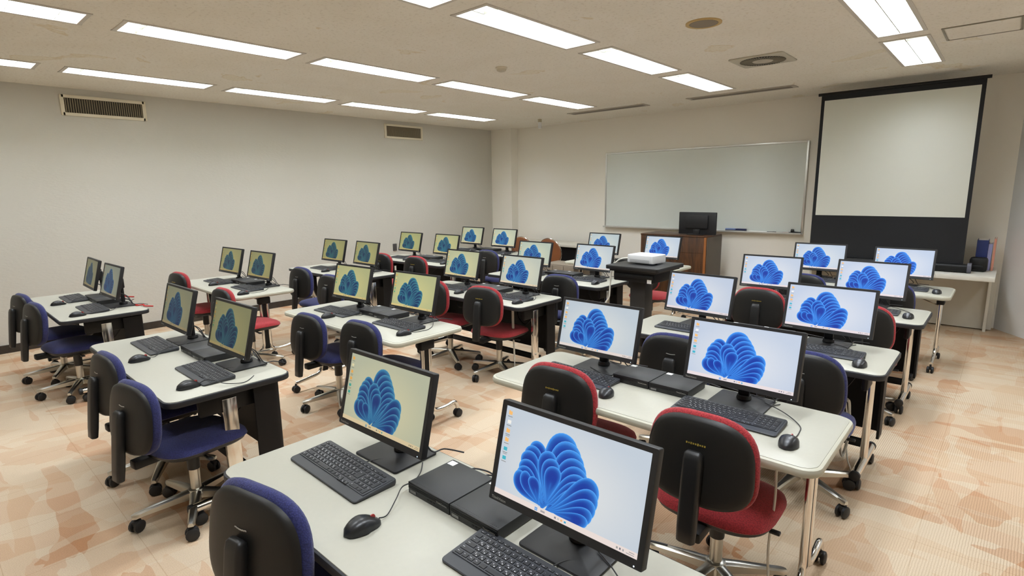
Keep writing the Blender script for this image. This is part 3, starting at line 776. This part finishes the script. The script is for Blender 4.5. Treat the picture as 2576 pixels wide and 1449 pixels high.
# table, seat, colour, hub x, y, turn, how far the backrest is set down
CHAIRS = [('a', 0, 'blue', -1.41, .72, 12, .0), ('b', 0, 'blue', -3.58, .82, 5, .05), ('b', 1, 'blue', -2.97, .79, 10, .07), ('c', 0, 'blue', -6.39, .77, 9, .03), ('c', 1, 'blue', -5.75, .78, 8, .03),
          ('d', 0, 'red', -1.37, 2.16, 3, 0), ('d', 1, 'red', -.61, 2.05, 2, 0), ('g', 0, 'blue', -1.2, 3.03, 4, 0), ('g', 1, 'blue', -.56, 3.14, 4, 0), ('j', 0, 'red', -1.32, 4.85, 2, 0), ('j', 1, 'red', -.56, 4.62, 5, 0),
          ('m', 0, 'blue', -1.25, 5.88, 2, 0), ('m', 1, 'blue', -.58, 5.85, 5, 0), ('e', 0, 'blue', -3.74, 2.12, 5, .075), ('e', 1, 'blue', -3.12, 2.18, 5, .05), ('h', 0, 'red', -3.89, 3.46, 6, 0), ('h', 1, 'red', -3.23, 3.48, 8, 0),
          ('k', 1, 'blue', -3.1, 4.42, 8, 0), ('n', 1, 'red', -2.95, 5.85, 4, 0), ('o', 1, 'blue', -5.28, 5.62, 6, 0), ('f', 0, 'red', -6.5, 2.08, 8, 0), ('f', 1, 'red', -5.33, 2.1, 4, .05),
          ('i', 0, 'blue', -5.75, 3.1, 5, 0), ('i', 1, 'blue', -5.08, 3.08, 5, .02), ('l', 0, 'red', -6.2, 4.5, 5, 0), ('l', 1, 'red', -5.52, 4.55, 5, 0)]
for ch, k, kind, x, y, yaw, dz in CHAIRS:
    o = place('ch' + kind, (lambda kk=kind: make_chair(kk)), '%s swivel chair with black shell, %s seat, %s' % (kind, ('left', 'right')[k], COLN[ch][0]), (x, y, 0), math.radians(yaw), 'swivel chairs at the computer tables')
    for q in o.children:
        if q.name.split('.')[0] in ('back_cushion', 'back_shell', 'spine_cover'): q.location.z = -dz

# ------------------------------------------------------------------ whiteboard and what lies on its tray
t = thing('whiteboard', 'wide whiteboard with thin aluminium frame on the front wall', 'whiteboard', (-3.64, Y1, 1.68))
bw, bh = 3.27, 1.28
q = MB(); q.box((0, -.012, 0), (bw - .03, .02, bh - .03)); q.build('board', mat('whiteboard enamel', rgb(222, 227, 221), .25), t, smooth=0)
q = MB()
for s in (-1, 1): q.box((s * bw / 2, -.014, 0), (.028, .028, bh + .02), 0, .004); q.box((0, -.014, s * bh / 2), (bw, .028, .028), 0, .004)
q.build('frame', M_alu, t)
q = MB(); q.box((0, -.045, -bh / 2 - .005), (bw + .02, .09, .012), 0, .003); q.box((0, -.087, -bh / 2 + .004), (bw + .02, .006, .02), 0, .002); q.build('tray', mat('tray', rgb(205, 204, 198), .4, .3), t)
zt = 1.68 - bh / 2 + .001
def simple(name, label, cat, mb, m, loc, rz=0, group=None, smooth=35):
    o = mb.build(name, m, smooth=smooth); o.location = loc; o.rotation_euler = (0, 0, rz); return tag(o, label, cat, group)
for x, c, l in ((-3.0, rgb(120, 140, 190), 'light blue board eraser on the whiteboard tray'), (-2.84, rgb(40, 48, 90), 'dark navy board eraser on the whiteboard tray')):
    r = thing('board_eraser', l, 'eraser', (x, Y1 - .05, zt), 0, 'board erasers on the tray')
    q = MB(); q.box((0, 0, .012), (.15, .05, .022), 0, .003); q.build('felt_pad', mat('felt', rgb(60, 62, 80), .9), r)
    q = MB(); q.box((0, 0, .033), (.15, .052, .022), 0, .006); q.build('grip', mat('grip %g' % x, c, .5), r)
for x, c, l in ((-2.4, rgb(60, 60, 66), 'dark marker lying on the whiteboard tray'), (-2.26, rgb(175, 172, 165), 'grey marker lying on the whiteboard tray'), (-2.18, rgb(196, 178, 168), 'pale pinkish marker near the right end of the tray')):
    r = thing('marker', l, 'marker', (x, Y1 - .055, zt), .05, 'markers on the tray')
    q = MB(); q.lathe([(.006, -.065), (.009, -.06), (.009, .02), (.006, .024)], (0, 0, .01), 12, 0, 'x'); q.build('barrel', mat('barrel %g' % x, c, .5), r)
    q = MB(); q.lathe([(.01, .015), (.01, .06), (.007, .066)], (0, 0, .01), 12, 0, 'x'); q.build('cap', M_plast, r)
q = MB(); q.tube([(-.05, 0, .02), (.05, 0, .014)], .012, 10); q.lathe([(.01, -.02), (.03, -.016), (.03, .016), (.01, .02)], (-.06, 0, .032), 16, 0, 'x'); simple('magnet_pointer', 'black knobbed pointer resting at the right end of the whiteboard tray', 'pointer', q, M_black, (-2.06, Y1 - .05, zt))

# ------------------------------------------------------------------ standing projection screen on a white counter
cw = mat('counter laminate', rgb(214, 211, 200), .45)
t = thing('long_counter', 'white counter under the projection screen at the right front', 'counter', (-.78, 7.95, 0))
q = MB(); q.box((-.27, 0, .715), (1.36, .96, .05), 0, .004); q.build('worktop', cw, t)
q = MB(); q.box((.66, 0, .715), (.5, .96, .05), 0, .004); q.build('worktop', cw, t)
q = MB(); q.box((0, .36, .35), (1.86, .02, .67)); q.build('back_panel', mat('counter panel', rgb(198, 194, 182), .6), t, smooth=0)
q = MB(); q.box((.87, .36, .345), (.03, .2, .69), 0, .003); q.build('side_panel', cw, t)
q = MB(); q.box((-.93, .2, .345), (.03, .5, .69), 0, .003); q.build('side_panel', cw, t)
M_sb = mat('black screen cloth', rgb(20, 21, 24), .8); M_sw = mat('white screen cloth', rgb(205, 205, 194), .75)
t = thing('projection_screen', 'tall white projection screen with black border standing on the counter', 'projection screen', (-.93, 7.72, .74))
q = MB(); rings = [[(x, y, z + .005) for y, z in rrect(.11, .09, .03, 4, 0, .045)] for x in (-.82, .82)]; q.loft(rings); q.build('case', M_black, t)
for s in (-1, 1):
    q = MB(); q.loft([[(s * x, y, z) for y, z in rrect(.125, .11, .035, 4, 0, .055)] for x in (.815, .85)]); q.build('end_cap', mat('grey end cap', rgb(88, 88, 98), .5), t)
zb, zt2 = .09, 2.06
q = MB(); q.box((0, .0, (zb + zt2) / 2), (1.55, .002, zt2 - zb)); q.build('border_cloth', M_sb, t, smooth=0)
q = MB(); q.box((0, -.0025, 1.3), (1.475, .001, 1.39)); q.build('projection_cloth', M_sw, t, smooth=0)
q = MB(); q.tube([(-.81, 0, zt2 + .01), (.81, 0, zt2 + .01)], .018, 12); q.build('top_bar', M_black, t)
q = MB(); q.box((0, .03, zt2 / 2), (.04, .02, zt2 - .1)); q.build('support_mast', M_black, t)
# folders on the counter
def folder(name, label, c, dims, loc, rz=0):
    r = thing(name, label, 'folder', loc, rz, 'folders on the counter'); w, d, h = dims
    q = MB(); q.box((0, 0, h / 2), (w * .8, d * .96, h * .96)); q.build('pages', M_label, r, smooth=0)
    q = MB()
    for s in (-1, 1): q.box((s * (w / 2 - .002), 0, h / 2), (.004, d, h))
    q.box((0, -d / 2, h / 2), (w, .004, h)); q.build('cover', mat('cover ' + name + label[:9], c, .5), r, smooth=0)
folder('ring_binder', 'dark blue ring binder standing on the counter beside the screen', rgb(38, 52, 112), (.1, .27, .34), (-.02, 8.2, .74))
folder('ring_binder', 'pale lilac folder standing right of the dark blue binder', rgb(150, 150, 190), (.035, .25, .3), (.05, 8.2, .74))
folder('ring_binder', 'thin salmon folder at the right end of the standing folders', rgb(205, 140, 118), (.02, .27, .36), (.085, 8.21, .74))
q = MB(); q.box((0, 0, .08), (.16, .12, .16), 0, .03); q.box((0, -.05, .05), (.1, .03, .05), 0, .008); simple('black_bag', 'small black padded bag behind the end of the screen case', 'bag', q, M_black, (-.03, 7.93, .74))

# ------------------------------------------------------------------ lectern with its monitor
wood = m_wood('dark brown veneer', rgb(58, 35, 17), rgb(92, 57, 28)); M_lside = mat('taupe lectern side', rgb(88, 80, 70), .55)
M_litedge = mat('orange-lit edge', rgb(150, 92, 44), .5)  # orange light along the lectern's right edge, painted as a coloured strip
t = thing('lectern', 'dark brown wooden lectern in front of the whiteboard', 'lectern', (-3.53, 7.6, 0))
q = MB(); q.box((0, 0, .5), (1.04, .025, 1.0), 0, .003); q.box((.12, -.0135, .77), (.76, .003, .006)); q.build('front_panel', wood, t)
for s in (-1, 1):
    q = MB(); q.box((s * .52, .26, .5), (.025, .52, 1.0), 0, .003); q.build('side_panel', M_lside if s > 0 else wood, t)
q = MB(); q.box((.5, -.014, .5), (.035, .006, 1.0)); q.build('lit_edge_strip', M_litedge, t, smooth=0)
q = MB(); q.box((0, .25, 1.01), (1.06, .54, .022), 0, .005); q.build('top', wood, t)
t = thing('lectern_monitor', 'switched off black monitor on the lectern, its back to the room', 'monitor', (-3.24, 7.78, 1.024))
q = MB(); q.box((0, 0, .165), (.57, .03, .325), 0, .008); q.box((0, -.028, .19), (.34, .03, .2), 0, .012); q.build('back_housing', M_bezel, t)
q = MB(); q.box((0, -.02, .04), (.1, .03, .08), 0, .006); q.build('neck', M_bezel, t)
q = MB(); slab(q, .26, .18, .02, 0, .01, .003); q.build('base', M_bezel, t)

# ------------------------------------------------------------------ projector on its cart
t = thing('projector_cart', 'black projector cart in the aisle right of the fourth middle table', 'cart', (-2.46, 4.78, 0))
q = MB(); slab(q, .57, .56, .03, .935, .972, .006); q.build('top_shelf', M_plast, t)
q = MB(); q.box((0, 0, .94), (.5, .5, .05), 0, .005); q.build('top_tray', M_black, t)
q = MB(); q.box((0, -.02, .87), (.44, .4, .1), 0, .012); q.build('drawer_unit', M_panel, t)
q = MB(); q.box((0, -.225, .875), (.42, .02, .035), 0, .006); q.build('handle_rail', M_black, t)
q = MB(); q.box((-.03, 0, .45), (.17, .15, .74), 0, .006); q.build('column', mat('charcoal column', rgb(46, 44, 41), .5), t)
for s in (-1, 1):
    q = MB(); q.box((s * .22, 0, .09), (.05, .52, .045), 0, .01); b = q.build('foot', M_black, t)
    for y in (-.23, .23):
        q = MB(); caster(q, s * .22, y, .032); q.build('caster', M_rubber, b)
q = MB(); q.box((0, 0, .1), (.44, .1, .04), 0, .006); q.build('cross_foot', M_black, t)
q = MB(); q.box((.17, -.2215, .845), (.045, .002, .05)); q.build('sticker', M_label, t, smooth=0)
t = thing('projector', 'white projector on the black cart', 'projector', (-2.47, 4.83, .972), math.radians(-4))
q = MB(); slab(q, .3, .25, .025, .012, .092, .01); q.build('body', M_white, t)
q = MB(); q.box((0, -.1255, .035), (.22, .004, .03), 0, .001); q.build('port_panel', mat('port grey', rgb(170, 171, 172), .5), t)
q = MB(); q.lathe([(.03, .0), (.035, .01), (.035, .018), (.022, .018)], (-.06, .12, .052), 18, 0, 'y'); q.build('lens', M_plast, t)
for sx in (-.11, .11):
    q = MB(); q.lathe([(.012, 0), (.012, .014)], (sx, .0, 0), 10); q.build('foot', M_plast, t)
q = MB(); q.box((0, .03, .0925), (.1, .03, .002)); q.build('button_panel', mat('button grey', rgb(196, 197, 198), .5), t, smooth=0)
q = MB(); q.tube(smoothpath([(-.15, -.08, .05), (-.24, -.12, .03), (-.3, -.16, -.06), (-.31, -.17, -.2), (-.3, -.2, -.35), (-.33, -.22, -.42), (-.31, -.25, -.55), (-.29, -.27, -.8)]), .008, 8); q.build('cable', M_wcable, t)

# ------------------------------------------------------------------ front left: long table, two shell chairs, low cabinet
t = thing('long_table', 'long white table with black panel against the front wall', 'table', (-6.1, 8.02, 0))
q = MB(); slab(q, 1.75, .6, .02, .7, .745, .006); q.build('tabletop', mat('front table top', rgb(205, 200, 186), .45), t)
q = MB(); q.box((0, -.22, .45), (1.62, .02, .5)); q.build('modesty_panel', M_panel, t, smooth=0)
for s in (-1, 1):
    q = MB(); q.box((s * .78, 0, .35), (.04, .4, .7), 0, .004); q.build('leg', M_black, t)
brown = mat('brown moulded back', rgb(132, 80, 46), .45, var=(5, .12))
def make_shell_chair():
    t = thing('shell_chair', '', 'chair'); n = 28
    def o2(r, k, y): a = 2 * PI * k / n; return (.26 * r * math.cos(a), y, .66 + .23 * r * math.sin(a))
    q = MB(); pillow(q, .25, .25, 2.2, .012, .012, .5, 0, 'xz', (0, -.2, .63), 0, pw=6); q.build('back', brown, t, smooth=60)
    q = MB(); P = [(.255 * math.cos(a), -.2 + .5 * (.255 * math.cos(a)) ** 2, .63 + .255 * math.sin(a)) for a in [math.radians(-60 + 12 * k) for k in range(26)]]
    P = [(.255 * math.cos(math.radians(a)), -.2 + .5 * (.255 * math.cos(math.radians(a))) ** 2, .63 + .255 * math.sin(math.radians(a))) for a in range(-50, 231, 10)]
    q.tube(P, .009, 8); q.build('back_rim', M_chrome, t)
    q = MB(); pillow(q, .22, .21, 3, .03, .02, 0, 0, 'xy', (0, .03, .43), 0); q.build('seat', mat('brown seat', rgb(92, 62, 42), .6), t, smooth=60)
    for sx in (-1, 1):
        for y0, y1 in ((-.16, -.2), (.18, .22)):
            q = MB(); q.tube([(sx * .17, y0, .42), (sx * .2, y1, 0)], .011, 8); q.build('leg', M_chrome, t)
        q = MB(); q.tube([(sx * .16, -.15, .42), (sx * .17, -.17, .5)], .011, 8); q.build('back_strut', M_chrome, t)
    return t
place('shell', make_shell_chair, 'brown round-backed chair with chrome rim, the left one before the long front table', (-6.28, 7.5, 0), 0, 'brown shell chairs')
place('shell', make_shell_chair, 'brown round-backed chair with chrome rim, the right one before the long front table', (-5.66, 7.5, 0), 0, 'brown shell chairs')
t = thing('low_cabinet', 'low grey-brown cabinet left of the farthest middle table', 'cabinet', (-4.78, 6.62, 0))
gc = mat('grey brown cabinet', rgb(128, 116, 100), .6)
q = MB(); q.box((0, 0, .3), (.6, .4, .6), 0, .004); q.build('body', gc, t)
for k in range(3):
    q = MB(); q.box((-.2 + .2 * k, -.205, .3), (.19, .014, .56), 0, .003); d = q.build('door', gc, t)
    q = MB(); q.box((-.2 + .2 * k + .03, -.215, .5), (.06, .01, .012)); q.build('handle', M_black, d)

# ------------------------------------------------------------------ wall and ceiling fittings
M_vent = mat('cream vent frame', rgb(232, 224, 202), .55); M_dark = mat('vent void', rgb(34, 31, 26), .8); M_slat = mat('vent slat', rgb(150, 140, 118), .6)
for y0, y1, z0, z1, l in ((1.3, 2.14, 2.615, 2.845, 'larger cream-framed air vent high on the grey wall, nearer the camera'), (5.67, 6.49, 2.62, 2.86, 'smaller looking air vent high on the grey wall, near the far corner')):
    t = thing('air_vent', l, 'vent', (X0, (y0 + y1) / 2, (z0 + z1) / 2), 0, 'air vents on the grey wall'); L, H = y1 - y0, z1 - z0
    q = MB(); q.box((.004, 0, 0), (.006, L - .04, H - .04)); q.build('backing', M_dark, t, smooth=0)
    q = MB()
    for s in (-1, 1): q.box((.012, s * (L / 2 - .019), 0), (.022, .038, H), 0, .003); q.box((.012, 0, s * (H / 2 - .017)), (.022, L - .03, .034), 0, .003)
    q.build('frame', M_vent, t)
    q = MB(); n = 34
    for k in range(n): q.box((.014, -L / 2 + .05 + k * (L - .1) / (n - 1), 0), (.014, .005, H - .06), 0, 0, 2, Matrix.Rotation(.5, 4, 'Z'))
    q.build('slats', M_slat, t, smooth=0)
q = MB(); q.box((.006, 0, 0), (.012, .08, .125), 0, .003); simple('outlet_plate', 'dark outlet plate on the grey wall left of the far monitors', 'outlet', q, mat('dark plate', rgb(80, 76, 76), .5), (X0, 5.765, .73))
t = thing('ceiling_speaker', 'round ceiling speaker with tan rim', 'speaker', (-1.685, 4.135, ZC))
q = MB(); q.lathe([(.13, 0), (.13, -.008), (.118, -.012), (.104, -.008), (.104, 0)], (0, 0, 0), 36); q.build('rim', mat('tan rim', rgb(196, 168, 112), .5), t)
q = MB(); q.lathe([(.104, -.002), (.1, -.009), (.02, -.0095)], (0, 0, 0), 36); q.build('grille', mat('grey grille', rgb(140, 130, 114), .7, bump=(800, .3)), t)
t = thing('ceiling_diffuser', 'square ceiling diffuser with round slotted vent', 'diffuser', (-1.77, 5.72, ZC))
q = MB(); slab(q, .5, .48, .03, -.012, 0, .004); q.build('plate', mat('diffuser plate', rgb(190, 186, 170), .5), t)
q = MB()
for r0, r1 in ((.205, .15), (.135, .095)):
    V = []; n = 48
    for k in range(n):
        a = 2 * PI * k / n; V += [(r0 * math.cos(a), r0 * math.sin(a), -.0135), (r1 * math.cos(a), r1 * math.sin(a), -.0135)]
    q.add(V, [[2 * k, 2 * k + 1, (2 * k + 3) % (2 * n), (2 * k + 2) % (2 * n)] for k in range(n)])
q.build('slot_ring', M_dark, t, smooth=0)
q = MB()
for k in range(48):
    a = 2 * PI * k / 48; q.box((.15 * math.cos(a), .15 * math.sin(a), -.015), (.11, .004, .004), 0, 0, 2, Matrix.Rotation(a, 4, 'Z'))
q.build('spokes', mat('spoke', rgb(150, 144, 126), .6), t, smooth=0)
q = MB(); q.lathe([(.09, -.013), (.088, -.018), (.055, -.02)], (0, 0, 0), 32); q.lathe([(.05, -.013), (.045, -.022), (.02, -.024)], (0, 0, 0), 24); q.build('center_cone', mat('diffuser cone', rgb(186, 180, 164), .5), t)
t = thing('access_panel', 'flush rectangular access panel in the ceiling at the right', 'access panel', (-.15, 5.87, ZC))
q = MB(); q.box((0, 0, -.003), (.44, .44, .006)); q.build('panel', MATS['sprayed ceiling'], t, smooth=0)
q = MB()
for s in (-1, 1): q.box((s * .235, 0, -.004), (.014, .484, .008), 0, .002); q.box((0, s * .235, -.004), (.47, .014, .008), 0, .002)
q.build('frame', mat('panel frame', rgb(140, 136, 120), .5), t)
for x, l in ((-2.63, 'narrow slot diffuser in the ceiling above the right half of the whiteboard'), (-4.65, 'narrow slot diffuser in the ceiling above the left end of the whiteboard')):
    t = thing('slot_diffuser', l, 'diffuser', (x, 7.48, ZC), 0, 'slot diffusers before the front wall')
    q = MB(); q.box((0, 0, -.004), (1.38, .2, .008), 0, .002); q.build('frame', mat('slot frame', rgb(176, 168, 154), .5), t)
    q = MB(); q.box((0, 0, -.0085), (1.28, .11, .003)); q.build('slot', mat('slot grey', rgb(120, 112, 102), .7), t, smooth=0)
t = thing('smoke_detector', 'small round smoke detector on the ceiling', 'smoke detector', (-3.77, 4.15, ZC))
q = MB(); q.lathe([(.06, 0), (.06, -.012), (.052, -.018)], (0, 0, 0), 24); q.build('base', mat('detector cream', rgb(214, 206, 186), .5), t)
q = MB(); q.lathe([(.05, -.018), (.046, -.034), (.03, -.042), (.0, -.043)], (0, 0, 0), 24); q.build('head', mat('detector head', rgb(200, 192, 172), .5), t)
t = thing('hanging_sensor', 'small white cylinder hanging from the ceiling left of the whiteboard', 'sensor', (-6.1, 7.62, ZC))
q = MB(); q.lathe([(.035, 0), (.035, -.05), (.028, -.052)], (0, 0, 0), 20); q.build('mount', mat('sensor mount', rgb(184, 174, 150), .5), t)
q = MB(); q.lathe([(.03, -.05), (.03, -.15), (.02, -.155)], (0, 0, 0), 20); q.build('cylinder', M_white, t)

# ------------------------------------------------------------------ loose cables
def loop_bundle(seed):
    q = MB(); rnd = random.Random(seed); P = []
    for k in range(40):
        a = 2 * PI * k / 8; r = .045 + rnd.uniform(-.008, .008); P.append((r * math.cos(a) * .6, rnd.uniform(-.015, .015) + .02 * math.cos(a), .17 * math.sin(a) + rnd.uniform(-.01, .01)))
    q.tube(smoothpath([(-.02, 0, .42), (-.02, 0, .25)] + P + [(.03, .0, -.2), (.05, -.04, -.26)], 4), .0045, 6); return q
simple('cable_bundle', 'coiled white cable hanging below the third table of the right column', 'cable', loop_bundle(3), M_wcable, (-.42, 3.48, .3), .4)
q = MB(); q.tube(smoothpath([(0, 0, .68), (.004, .003, .5), (-.006, .0, .3), (.004, .0, .12), (.0, .01, .012), (-.03, .05, .008)]), .005, 6)
simple('extension_cord', 'thin grey cord hanging from the front right corner of the white-edged second right table', 'cable', q, M_wcable, (TPOS['d'][0] + .64, TPOS['d'][1] - .2, 0))
q = MB(); q.tube(smoothpath([(0, 0, .64), (.02, -.02, .45), (.05, -.04, .2), (.06, -.05, .02)]), [.012] * 8 + [.008] * 9 + [.004] * 8, 6)
simple('extension_cord', 'white cord dangling under the third table of the middle column', 'cable', q, M_wcable, (TPOS['h'][0] + .55, TPOS['h'][1] - .12, 0))

for k, (x, y) in enumerate(((-6.3, 1.26), (-5.62, 1.24))):
    q = MB(); q.tube(smoothpath([(0, 0, .006), (.05, .03, .012), (.1, .01, .01), (.17, .05, .006)]), .006, 6); q.box((-.01, 0, .008), (.03, .016, .014), 0, .002)
    simple('network_cable', 'short red network cable behind the %s monitor of the nearest left table' % ('left', 'right')[k], 'cable', q, mat('red cable', rgb(196, 44, 40), .5), (x, y, TT), .2, 'red network cables')

# ------------------------------------------------------------------ camera, world, colour
cam = bpy.data.cameras.new('camera'); co = bpy.data.objects.new('camera', cam); COL.objects.link(co)
co.location = (.16638834, -.0854723, .98961328 + TT); co.rotation_euler = [math.radians(a) for a in (79.85069063, .77112856, 42.01096636)]
cam.sensor_width = 36; cam.lens = 1376.6643 / 2576 * 36; cam.clip_start = .02
sc = bpy.context.scene; sc.camera = co
wd = bpy.data.worlds.new('world'); wd.use_nodes = True; wd.node_tree.nodes['Background'].inputs[0].default_value = (.02, .02, .02, 1); sc.world = wd
sc.view_settings.view_transform = 'Standard'; sc.view_settings.look = 'None'; sc.view_settings.exposure = 0; sc.view_settings.gamma = 1
sc.view_settings.use_curve_mapping = False
sc.cycles.max_bounces = 8; sc.cycles.diffuse_bounces = 5
